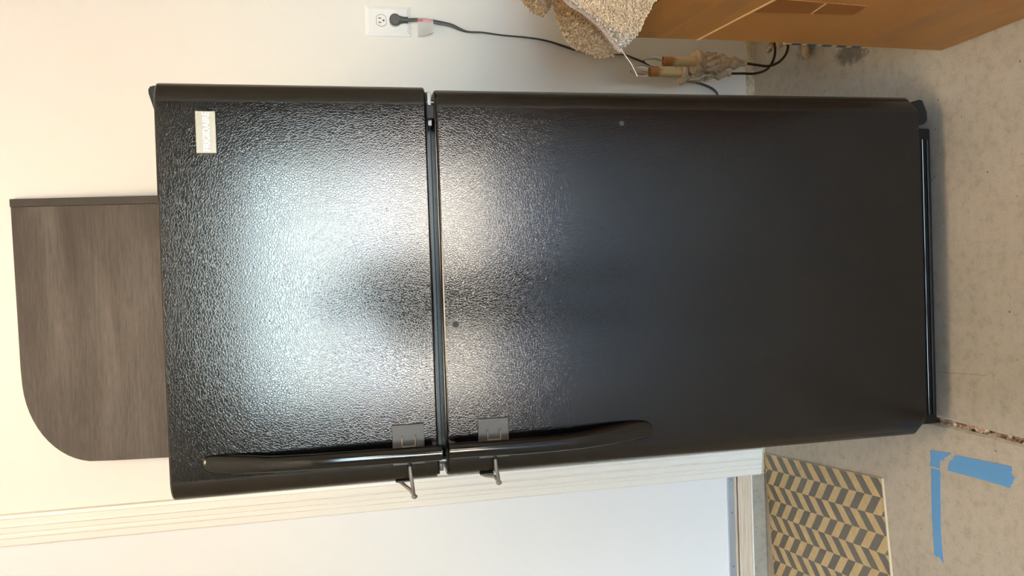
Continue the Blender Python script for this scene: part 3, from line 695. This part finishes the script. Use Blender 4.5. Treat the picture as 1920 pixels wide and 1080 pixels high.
# ================================================================ rug draped over the box
rg = thing('rug', (0.52, -0.95, 0.778), 'rolled beige shag rug with lilac-grey bound edge draped over the cardboard box', 'rug')
rA = [(0.548, -1.00, 0.995), (0.533, -0.98, 0.9497), (0.5077, -0.95, 0.9127), (0.4965, -0.93, 0.8766), (0.4797, -0.91, 0.8395), (0.4616, -0.89, 0.8121), (0.4442, -0.875, 0.7889)]
rB = [(0.466, -1.30, 0.845), (0.466, -1.1783, 0.8149), (0.467, -1.0761, 0.7942), (0.467, -1.019, 0.7825), (0.467, -0.9537, 0.7687), (0.4645, -0.890, 0.7575), (0.4398, -0.88, 0.7843)]
sA = [(0.590, -0.86, 0.950), (0.5796, -0.86, 0.9269), (0.5394, -0.86, 0.9114), (0.5141, -0.86, 0.9059), (0.4837, -0.86, 0.8962), (0.4513, -0.86, 0.878), (0.4407, -0.86, 0.8514), (0.4323, -0.86, 0.8158), (0.4366, -0.865, 0.7933)]
sB = [(0.565, -0.96, 0.965), (0.5457, -0.95, 0.9214), (0.5149, -0.93, 0.9067), (0.5014, -0.91, 0.8754), (0.4815, -0.895, 0.8398), (0.4625, -0.88, 0.8172), (0.4474, -0.87, 0.8001), (0.4366, -0.865, 0.7933), (0.4366, -0.866, 0.7928)]
tA = [(0.605, -0.84, 1.015), (0.5742, -0.84, 0.9858), (0.5442, -0.84, 0.9678), (0.5303, -0.84, 0.9556), (0.5205, -0.84, 0.941), (0.5169, -0.84, 0.9261)]
tB = [(0.615, -0.86, 0.895), (0.5705, -0.86, 0.9007), (0.5446, -0.86, 0.9091), (0.5311, -0.86, 0.9138), (0.5207, -0.86, 0.9184), (0.5112, -0.86, 0.9262)]
def sheet(name, A, Bp, bulge, k, cols=8, thick=0.009):
    A = catmull(A, 4); Bp = catmull(Bp, 4); n = min(len(A), len(Bp)); bm = bmesh.new(); rows = []
    for i in range(n):
        row = []
        for j in range(cols + 1):
            t = j / cols; p = A[i].lerp(Bp[i], t); p = p + Vector((-0.5, -0.8, 0.2)) * bulge * math.sin(PI * t)
            row.append(bm.verts.new(p))
        rows.append(row)
    for i in range(n - 1):
        for j in range(cols): bm.faces.new((rows[i][j], rows[i][j + 1], rows[i + 1][j + 1], rows[i + 1][j]))
    bmesh.ops.recalc_face_normals(bm, faces=bm.faces)
    av = sum((f.normal.y + f.normal.x for f in bm.faces))
    if av > 0:
        for f in bm.faces: f.normal_flip()
    faces = [([v.co.copy() for v in f.verts], f.normal.copy(), f.calc_area()) for f in bm.faces]
    off = Vector((0.35, 0.85, 0.0)) * thick
    back = [[bm.verts.new(v.co + off) for v in row] for row in rows]
    for i in range(n - 1):
        for j in range(cols): bm.faces.new((back[i][j], back[i + 1][j], back[i + 1][j + 1], back[i][j + 1]))
    loop = [(0, j) for j in range(cols + 1)] + [(i, cols) for i in range(1, n)] + [(n - 1, j) for j in range(cols - 1, -1, -1)] + [(i, 0) for i in range(n - 2, 0, -1)]
    for q in range(len(loop)):
        (a, b), (c, d) = loop[q], loop[(q + 1) % len(loop)]
        bm.faces.new((rows[a][b], rows[c][d], back[c][d], back[a][b]))
    o = from_bm(name, bm, rg, (k,), True, 60); return o, faces
def tufts(faces, density, size, lean, name, par, k='pile'):
    bm = bmesh.new()
    for vs, nrm, ar in faces:
        cnt = ar * density; c_ = int(cnt) + (1 if random.random() < cnt - int(cnt) else 0)
        for _ in range(c_):
            a, b = random.random(), random.random(); p = vs[0].lerp(vs[1], a).lerp(vs[3].lerp(vs[2], a), b)
            d = (nrm + Vector((random.uniform(-.6, .6), random.uniform(-.6, .6), random.uniform(-.8, .4))) * lean).normalized()
            L_ = size * random.uniform(0.8, 1.7); w_ = size * random.uniform(0.28, 0.42)
            s = d.orthogonal().normalized(); q = d.cross(s)
            base = [bm.verts.new(p + (s * math.cos(t) + q * math.sin(t)) * w_) for t in (0, 2.1, 4.2)]
            mid = [bm.verts.new(p + d * L_ * .75 + (s * math.cos(t) + q * math.sin(t)) * w_ * 1.15) for t in (0.5, 2.6, 4.7)]
            tip = bm.verts.new(p + d * L_)
            for i in range(3):
                j = (i + 1) % 3; bm.faces.new((base[i], base[j], mid[j], mid[i])); bm.faces.new((mid[i], mid[j], tip))
    o = from_bm(name, bm, par, (k,), True, 80); o['kind'] = 'stuff'; return o
random.seed(11)
s1, f1 = sheet('rug_face', rA, rB, 0.006, 'pile'); tufts(f1, 150000, 0.0034, 0.9, 'pile_tufts', s1)
s2, f2 = sheet('rug_fold', sA, sB, 0.004, 'rugback', 6); tufts(f2, 150000, 0.0034, 1.3, 'fold_tufts', s2, 'pile_shaded')
s3, f3 = sheet('rug_corner', tA, tB, 0.010, 'rugback', 6); tufts(f3, 150000, 0.0034, 1.3, 'corner_tufts', s3, 'pile_shaded')
# serged binding: a cord with many wrapped turns
bp = catmull(rA[:-1] + [(0.4530, -0.882, 0.8005), (0.4430, -0.876, 0.7880)], 16)
bp = [p + Vector((-0.004, -0.009, -0.003)) for p in bp]
L_ = [0.0]
for q0, q1 in zip(bp, bp[1:]): L_.append(L_[-1] + (q1 - q0).length)
fine = []; n_ = int(L_[-1] / 0.0006); k_ = 0
for i in range(n_ + 1):
    d_ = L_[-1] * i / n_
    while k_ < len(L_) - 2 and L_[k_ + 1] < d_: k_ += 1
    t_ = (d_ - L_[k_]) / max(1e-9, L_[k_ + 1] - L_[k_]); fine.append(bp[k_].lerp(bp[k_ + 1], t_))
rad = [(0.0070 - 0.0018 * i / n_) * (1 + 0.16 * abs(math.sin(i * 0.52)) - 0.08) for i in range(n_ + 1)]
bm = bmesh.new(); tube(bm, fine, rad, 12); from_bm('binding', bm, rg, ('binding',), True, 80)
bm = bmesh.new()                                                # shag tufts that spill over both sides of the binding
ft = []
for q0, q1 in zip(fine[::6], fine[6::6]):
    for o_ in ((-0.006, -0.010, -0.004), (0.004, -0.011, 0.005)):
        a_ = q0 + Vector(o_); b_ = q1 + Vector(o_); w2 = Vector((0.003, 0, 0.003)); ft.append(([a_, b_, b_ + w2, a_ + w2], Vector((-0.4, -0.9, 0.1)), 0.00002))
bm.free(); tufts(ft, 30000, 0.0042, 1.2, 'binding_tufts', rg)
# rest of the rug lying on the lid, out of the photograph's frame
bm = bmesh.new(); nx, ny = 22, 26; rows = []
for i in range(nx + 1):
    row = []
    for j in range(ny + 1):
        x = 0.555 + 0.53 * i / nx; y = -0.87 - 0.80 * j / ny
        e = math.sin(PI * i / nx) ** 0.4 * math.sin(PI * (j + .5) / (ny + 1)) ** 0.35
        row.append(bm.verts.new((x, y, 0.778 + 0.17 * e * (1 + 0.12 * noise.noise(Vector((x * 9, y * 6, 0)))))))
    rows.append(row)
for i in range(nx):
    for j in range(ny): bm.faces.new((rows[i][j], rows[i][j + 1], rows[i + 1][j + 1], rows[i + 1][j]))
ff = [([v.co.copy() for v in f.verts], Vector((0, 0, 1)), f.calc_area()) for f in bm.faces]
h_ = from_bm('rug_heap', bm, rg, ('pile',), True, 60); tufts(ff, 14000, 0.008, 0.9, 'heap_tufts', h_)
bm = bmesh.new(); tube(bm, catmull([(0.4488, -0.868, 0.7801), (0.4356, -0.862, 0.7672), (0.4181, -0.86, 0.7534), (0.3963, -0.86, 0.7429)], 5), 0.0009, 6); from_bm('loose_thread', bm, rg, ('thread',), True)

# ================================================================ chandelier on the floor behind the box
cl = thing('chandelier', (0.70, -0.30, 0), 'cream carved candle chandelier lying on the floor between the refrigerator and the cardboard box', 'chandelier')
def arm_set(x, y, zs, tilt, pathpts, seed):
    """one candle arm: zs = z of carved body foot; x, y its axis"""
    H = 0.158
    def carve(i, a, z):
        t = (z - zs) / H
        if 0.56 < t < 0.90: return 0.075 * math.cos(9 * a + 26 * t)
        if 0.44 < t <= 0.56: return 0.07 * math.cos(16 * a + 10 * t)
        return 0
    prof = [(0.0072, 0.0), (0.0085, 0.006), (0.0078, 0.012), (0.0115, 0.022), (0.0185, 0.034), (0.0195, 0.037), (0.0165, 0.042), (0.0140, 0.050), (0.0155, 0.058), (0.0205, 0.066), (0.0225, 0.072), (0.0225, 0.079), (0.0190, 0.083), (0.0215, 0.090), (0.0245, 0.100), (0.0255, 0.110), (0.0235, 0.120), (0.0215, 0.128), (0.0240, 0.134), (0.0205, 0.139)]
    full = []
    for (r1, z1), (r2, z2) in zip(prof, prof[1:]):
        for k in range(3): t = k / 3; full.append((r1 + (r2 - r1) * t, z1 + (z2 - z1) * t + zs))
    full.append((prof[-1][0], prof[-1][1] + zs))
    bm = bmesh.new(); lathe(bm, full, 54, carve, (x, y, 0))
    # applied leaf beads
    for ring_z, n, rr, rs in ((0.112, 9, 0.0262, 0.0048), (0.097, 9, 0.0252, 0.0042), (0.075, 14, 0.0228, 0.0030)):
        for k in range(n):
            a = 2 * PI * k / n + ring_z * 31
            bmesh.ops.create_icosphere(bm, subdivisions=2, radius=rs, matrix=Matrix.Translation((x + rr * math.cos(a), y + rr * math.sin(a), zs + ring_z)) @ Matrix.Rotation(a, 4, 'Z') @ Matrix.Rotation(0.5, 4, 'X') @ Matrix.Diagonal((0.6, 0.75, 1.9, 1)))
    cup = from_bm('candle_cup', bm, cl, ('resin',), True, 50)
    bm = bmesh.new(); zt = zs + 0.139
    lathe(bm, [(0.012, zt - 0.002), (0.026, zt), (0.0325, zt + 0.004), (0.0345, zt + 0.010), (0.0340, zt + 0.015), (0.0315, zt + 0.0175), (0.027, zt + 0.0165), (0.014, zt + 0.0145), (0.0005, zt + 0.0145)], 40, None, (x, y, 0))
    from_bm('drip_pan', bm, cup, ('resin',), True, 50)
    sl_ = bmesh.new(); z0_ = zt + 0.013
    lathe(sl_, [(0.0126, 0), (0.0128, 0.03), (0.0126, 0.060), (0.0130, 0.0905), (0.0132, 0.0935), (0.0115, 0.0945), (0.0095, 0.0935), (0.009, 0.085)], 26, lambda i, a, z: 0.03 * math.sin(3 * a + z * 60) * (z > 0.05), (0, 0, 0))
    sv = from_bm('candle_sleeve', sl_, cup, ('candle',), True, 50)
    sv.location = Vector((x, y, z0_)) - wpos(cup)
    bm = bmesh.new(); zb2 = z0_ + 0.086
    lathe(bm, [(0.0065, zb2), (0.0080, zb2 + 0.008), (0.0130, zb2 + 0.018), (0.0152, zb2 + 0.027), (0.0138, zb2 + 0.038), (0.0092, zb2 + 0.050), (0.0045, zb2 + 0.058), (0.0018, zb2 + 0.063)], 24, None, (x, y, 0)); from_bm('bulb', bm, cup, ('glass',), True, 80)
    bm = bmesh.new(); tube(bm, [(x, y, zb2 - 0.002), (x, y, zb2 + 0.004)], 0.0064, 14); tube(bm, [(x, y, zb2 + 0.004), (x, y, zb2 + 0.030)], 0.0009, 6); from_bm('bulb_base', bm, cup, ('brass',), True)
    bm = bmesh.new(); tube(bm, catmull(pathpts, 6), 0.0036, 12); from_bm('arm', bm, cl, ('arm',), True)
    # curled resin collar where the arm meets the hub
    e = Vector(pathpts[-2])
arm_set(0.5760, -0.34, 0.2150, 0, [(0.5760, -0.34, 0.2160), (0.5725, -0.34, 0.185), (0.5698, -0.34, 0.1484), (0.5793, -0.34, 0.1185), (0.5962, -0.34, 0.0982), (0.6143, -0.34, 0.0877), (0.6367, -0.34, 0.0853), (0.70, -0.335, 0.095)], 1)
arm_set(0.5630, -0.28, 0.2310, 0, [(0.5630, -0.28, 0.2320), (0.5640, -0.28, 0.19), (0.5645, -0.28, 0.1554), (0.5775, -0.28, 0.1163), (0.6055, -0.28, 0.0951), (0.6316, -0.28, 0.0892), (0.6575, -0.28, 0.0918), (0.70, -0.285, 0.10)], 2)
bm = bmesh.new()
for (px, py, pz, s) in ((0.626, -0.345, 0.109, 1.0), (0.637, -0.33, 0.074, 0.9), (0.624, -0.30, 0.117, 0.8), (0.636, -0.31, 0.092, 0.8)):
    for k in range(5):
        bmesh.ops.create_icosphere(bm, subdivisions=2, radius=0.0085 * s, matrix=Matrix.Translation((px + 0.006 * k, py + 0.005 * math.sin(k * 2), pz + 0.006 * math.cos(k * 2.2))) @ Matrix.Diagonal((1.1, 0.8, 0.9, 1)))
from_bm('leaf_scroll', bm, cl, ('resin',), True, 60)
# hub column tilted on the floor and pointed finial sticking out to the left
bm = bmesh.new()
lathe(bm, [(0.0015, 0), (0.006, 0.004), (0.0105, 0.012), (0.0125, 0.020), (0.0100, 0.025), (0.0085, 0.030), (0.0090, 0.055), (0.016, 0.065), (0.03, 0.075), (0.036, 0.095), (0.028, 0.120), (0.022, 0.135), (0.03, 0.16), (0.045, 0.19), (0.045, 0.21), (0.03, 0.24), (0.016, 0.27), (0.012, 0.36), (0.016, 0.40), (0.006, 0.42)], 32, lambda i, a, z: 0.06 * math.cos(8 * a) if z > 0.06 else 0.03 * math.cos(8 * a))
rot = Matrix.Translation((0.592, -0.34, 0.026)) @ Matrix.Rotation(math.radians(80), 4, 'Y')
bmesh.ops.transform(bm, matrix=rot, verts=bm.verts); 
mz = min(v.co.z for v in bm.verts)
if mz < 0.0: bmesh.ops.translate(bm, vec=(0, 0, -mz + 0.0005), verts=bm.verts)
from_bm('centre_column', bm, cl, ('resin',), True, 50)

# ================================================================ the person taking the picture (seen as a dark reflection in the doors)
M['shirt'] = mat('dark_navy_shirt', (0.018, 0.02, 0.028), 0.85, 0, 0.2)
M['trousers'] = mat('dark_trousers', (0.03, 0.03, 0.035), 0.85, 0, 0.2)
M['skin'] = mat('skin', (0.42, 0.26, 0.18), 0.5)
M['hair'] = mat('dark_hair', (0.02, 0.014, 0.01), 0.5)
M['eye'] = mat('eye_white', (0.7, 0.68, 0.65), 0.2)
ps = thing('person', (-0.10, -2.68, 0), 'person in dark shirt and trousers holding up a phone, reflected in the black doors', 'person')
def skin(name, verts, edges, radii, k, sub=2, root=0):
    me = bpy.data.meshes.new(name); me.from_pydata([Vector(v) for v in verts], edges, [])
    o = bpy.data.objects.new(name, me); C.objects.link(o)
    md = o.modifiers.new('s', 'SKIN'); 
    for i, r in enumerate(radii):
        sv = me.skin_vertices[0].data[i]; rr = r if isinstance(r, tuple) else (r, r); sv.radius = rr; sv.use_root = (i == root)
    md.use_smooth_shade = True
    sd = o.modifiers.new('d', 'SUBSURF'); sd.levels = sub; sd.render_levels = sub
    dg = bpy.context.evaluated_depsgraph_get(); me2 = bpy.data.meshes.new_from_object(o.evaluated_get(dg))
    bpy.data.objects.remove(o); me2.name = name
    for p in me2.polygons: p.use_smooth = True
    return obj(name, me2, ps, (k,))
px, py = -0.10, -2.68
V = [(px, py, .74), (px, py - .01, .86), (px, py, 1.00), (px, py + .01, 1.13), (px, py + .02, 1.20), (px, py + .045, 1.28),
     (px - .09, py, .68), (px - .10, py + .02, .40), (px - .105, py, .09), (px - .11, py + .13, .035),
     (px + .09, py, .68), (px + .10, py + .02, .40), (px + .105, py, .09), (px + .11, py + .13, .035),
     (px - .155, py, 1.13), (px - .21, py + .07, .93), (-.060, py + .30, 1.19),
     (px + .155, py, 1.13), (px + .21, py + .07, .93), (.085, py + .30, 1.19)]
E_ = [(0, 1), (1, 2), (2, 3), (3, 4), (4, 5), (0, 6), (6, 7), (7, 8), (8, 9), (0, 10), (10, 11), (11, 12), (12, 13), (3, 14), (14, 15), (15, 16), (3, 17), (17, 18), (18, 19)]
Rr = [(.15, .11), (.135, .10), (.15, .11), (.14, .10), (.055, .055), (.05, .05), .085, .058, .042, .036, .085, .058, .042, .036, .058, .042, .027, .058, .042, .027]
body = skin('body', V, E_, Rr, 'shirt'); body.data.materials.append(M['trousers']); body.data.materials.append(M['skin'])
for p in body.data.polygons:
    z = p.center.z; p.material_index = 1 if z < 0.80 else (2 if (z > 1.215 and abs(p.center.x - px) < .07 and p.center.y < py + .15) else 0)
bm = bmesh.new(); hc = Vector((px, py + .06, 1.352))
bmesh.ops.create_uvsphere(bm, u_segments=32, v_segments=24, radius=1.0)
for v in bm.verts:
    x, y, z = v.co; w_ = 0.072 * (1 - 0.22 * max(0, -z)); 
    d = 0.088; yy = y * d; 
    if y > 0.55:
        yy += 0.020 * math.exp(-(x / 0.14) ** 2 - ((z + 0.12) / 0.16) ** 2) + 0.004 * math.exp(-(x / 0.3) ** 2 - ((z + 0.45) / 0.08) ** 2)
        yy -= 0.007 * math.exp(-((abs(x) - 0.36) / 0.13) ** 2 - ((z - 0.05) / 0.10) ** 2)
    v.co = hc + Vector((x * w_, yy, z * 0.110))
head = from_bm('head', bm, ps, ('skin',), True, 80)
for sx in (-1, 1):
    bm = bmesh.new(); bmesh.ops.create_uvsphere(bm, u_segments=12, v_segments=8, radius=0.011, matrix=Matrix.Translation(hc + Vector((sx * .027, .074, .006)))); from_bm('eye', bm, head, ('eye',), True, 80)
    bm = bmesh.new(); bmesh.ops.create_uvsphere(bm, u_segments=12, v_segments=8, radius=0.0055, matrix=Matrix.Translation(hc + Vector((sx * .027, .0805, .006)))); from_bm('iris', bm, head, ('hair',), True, 80)
    bm = bmesh.new(); bmesh.ops.create_uvsphere(bm, u_segments=12, v_segments=10, radius=0.030, matrix=Matrix.Translation(hc + Vector((sx * .072, .0, -.006))) @ Matrix.Diagonal((0.25, 0.6, 1, 1))); from_bm('ear', bm, head, ('skin',), True, 80)
bm = bmesh.new(); tube(bm, [hc + Vector((-.022, .081, -.050)), hc + Vector((0, .0865, -.052)), hc + Vector((.022, .081, -.050))], [.002, .0045, .002], 8); from_bm('mouth', bm, head, ('skin',), True, 80)
bm = bmesh.new(); bmesh.ops.create_uvsphere(bm, u_segments=32, v_segments=24, radius=1.0)
bmesh.ops.delete(bm, geom=[v for v in bm.verts if (v.co.y > 0.25 and v.co.z < 0.42) or v.co.z < -0.35], context='VERTS')
for v in bm.verts: v.co = hc + Vector((v.co.x * .083, v.co.y * .100 - .004, v.co.z * .124))
bmesh.ops.solidify(bm, geom=bm.faces[:], thickness=0.006); from_bm('hair', bm, head, ('hair',), True, 80)
phx, phy, phz = 0.0135, -2.334, 1.262
for sx in (-1, 1):          # hands round the lower edges of the phone
    wx = -.060 if sx < 0 else .085; w0 = Vector((wx, py + .30, 1.19)); palm = Vector((phx + sx * .056, phy - .020, 1.235))
    skin('hand', [w0, (w0 + palm) / 2, palm, palm + Vector((0, .004, .022))], [(0, 1), (1, 2), (2, 3)], [(.022, .022), (.024, .018), (.026, .013), (.022, .012)], 'skin')
    for k in range(4):
        b = palm + Vector((-sx * .002, -.004, .026 - k * .018)); L_ = (.9, 1.0, .95, .75)[k]
        skin('finger', [b, b + Vector((sx * .006, -.006, .004)) , b + Vector((-sx * .012 * L_, -.0095, .006)), b + Vector((-sx * .034 * L_, -.0080, .006)), b + Vector((-sx * .050 * L_, -.0065, .005))], [(0, 1), (1, 2), (2, 3), (3, 4)], [.009, .0085, .008, .0075, .0062], 'skin', 1)
    b = palm + Vector((-sx * .004, .0, -.018)); skin('thumb', [b, b + Vector((-sx * .006, .012, .012)), b + Vector((-sx * .012, .016, .034)), b + Vector((-sx * .014, .014, .052))], [(0, 1), (1, 2), (2, 3)], [.012, .010, .009, .0075], 'skin', 1)
ph = thing('phone', (phx, phy, 1.26), 'dark smartphone held upright in both hands, reflected in the black doors', 'phone')
bm = bmesh.new(); box(bm, (phx - .037, phy - .004, phz - .088), (phx + .037, phy + .004, phz + .062), 0.003, 3); from_bm('phone_body', bm, ph, ('gloss',), True)
bm = bmesh.new(); box(bm, (phx - .030, phy + .003, phz + .025), (phx + .002, phy + .0055, phz + .056), 0.002, 2); from_bm('camera_bump', bm, ph, ('dullblack',), True)
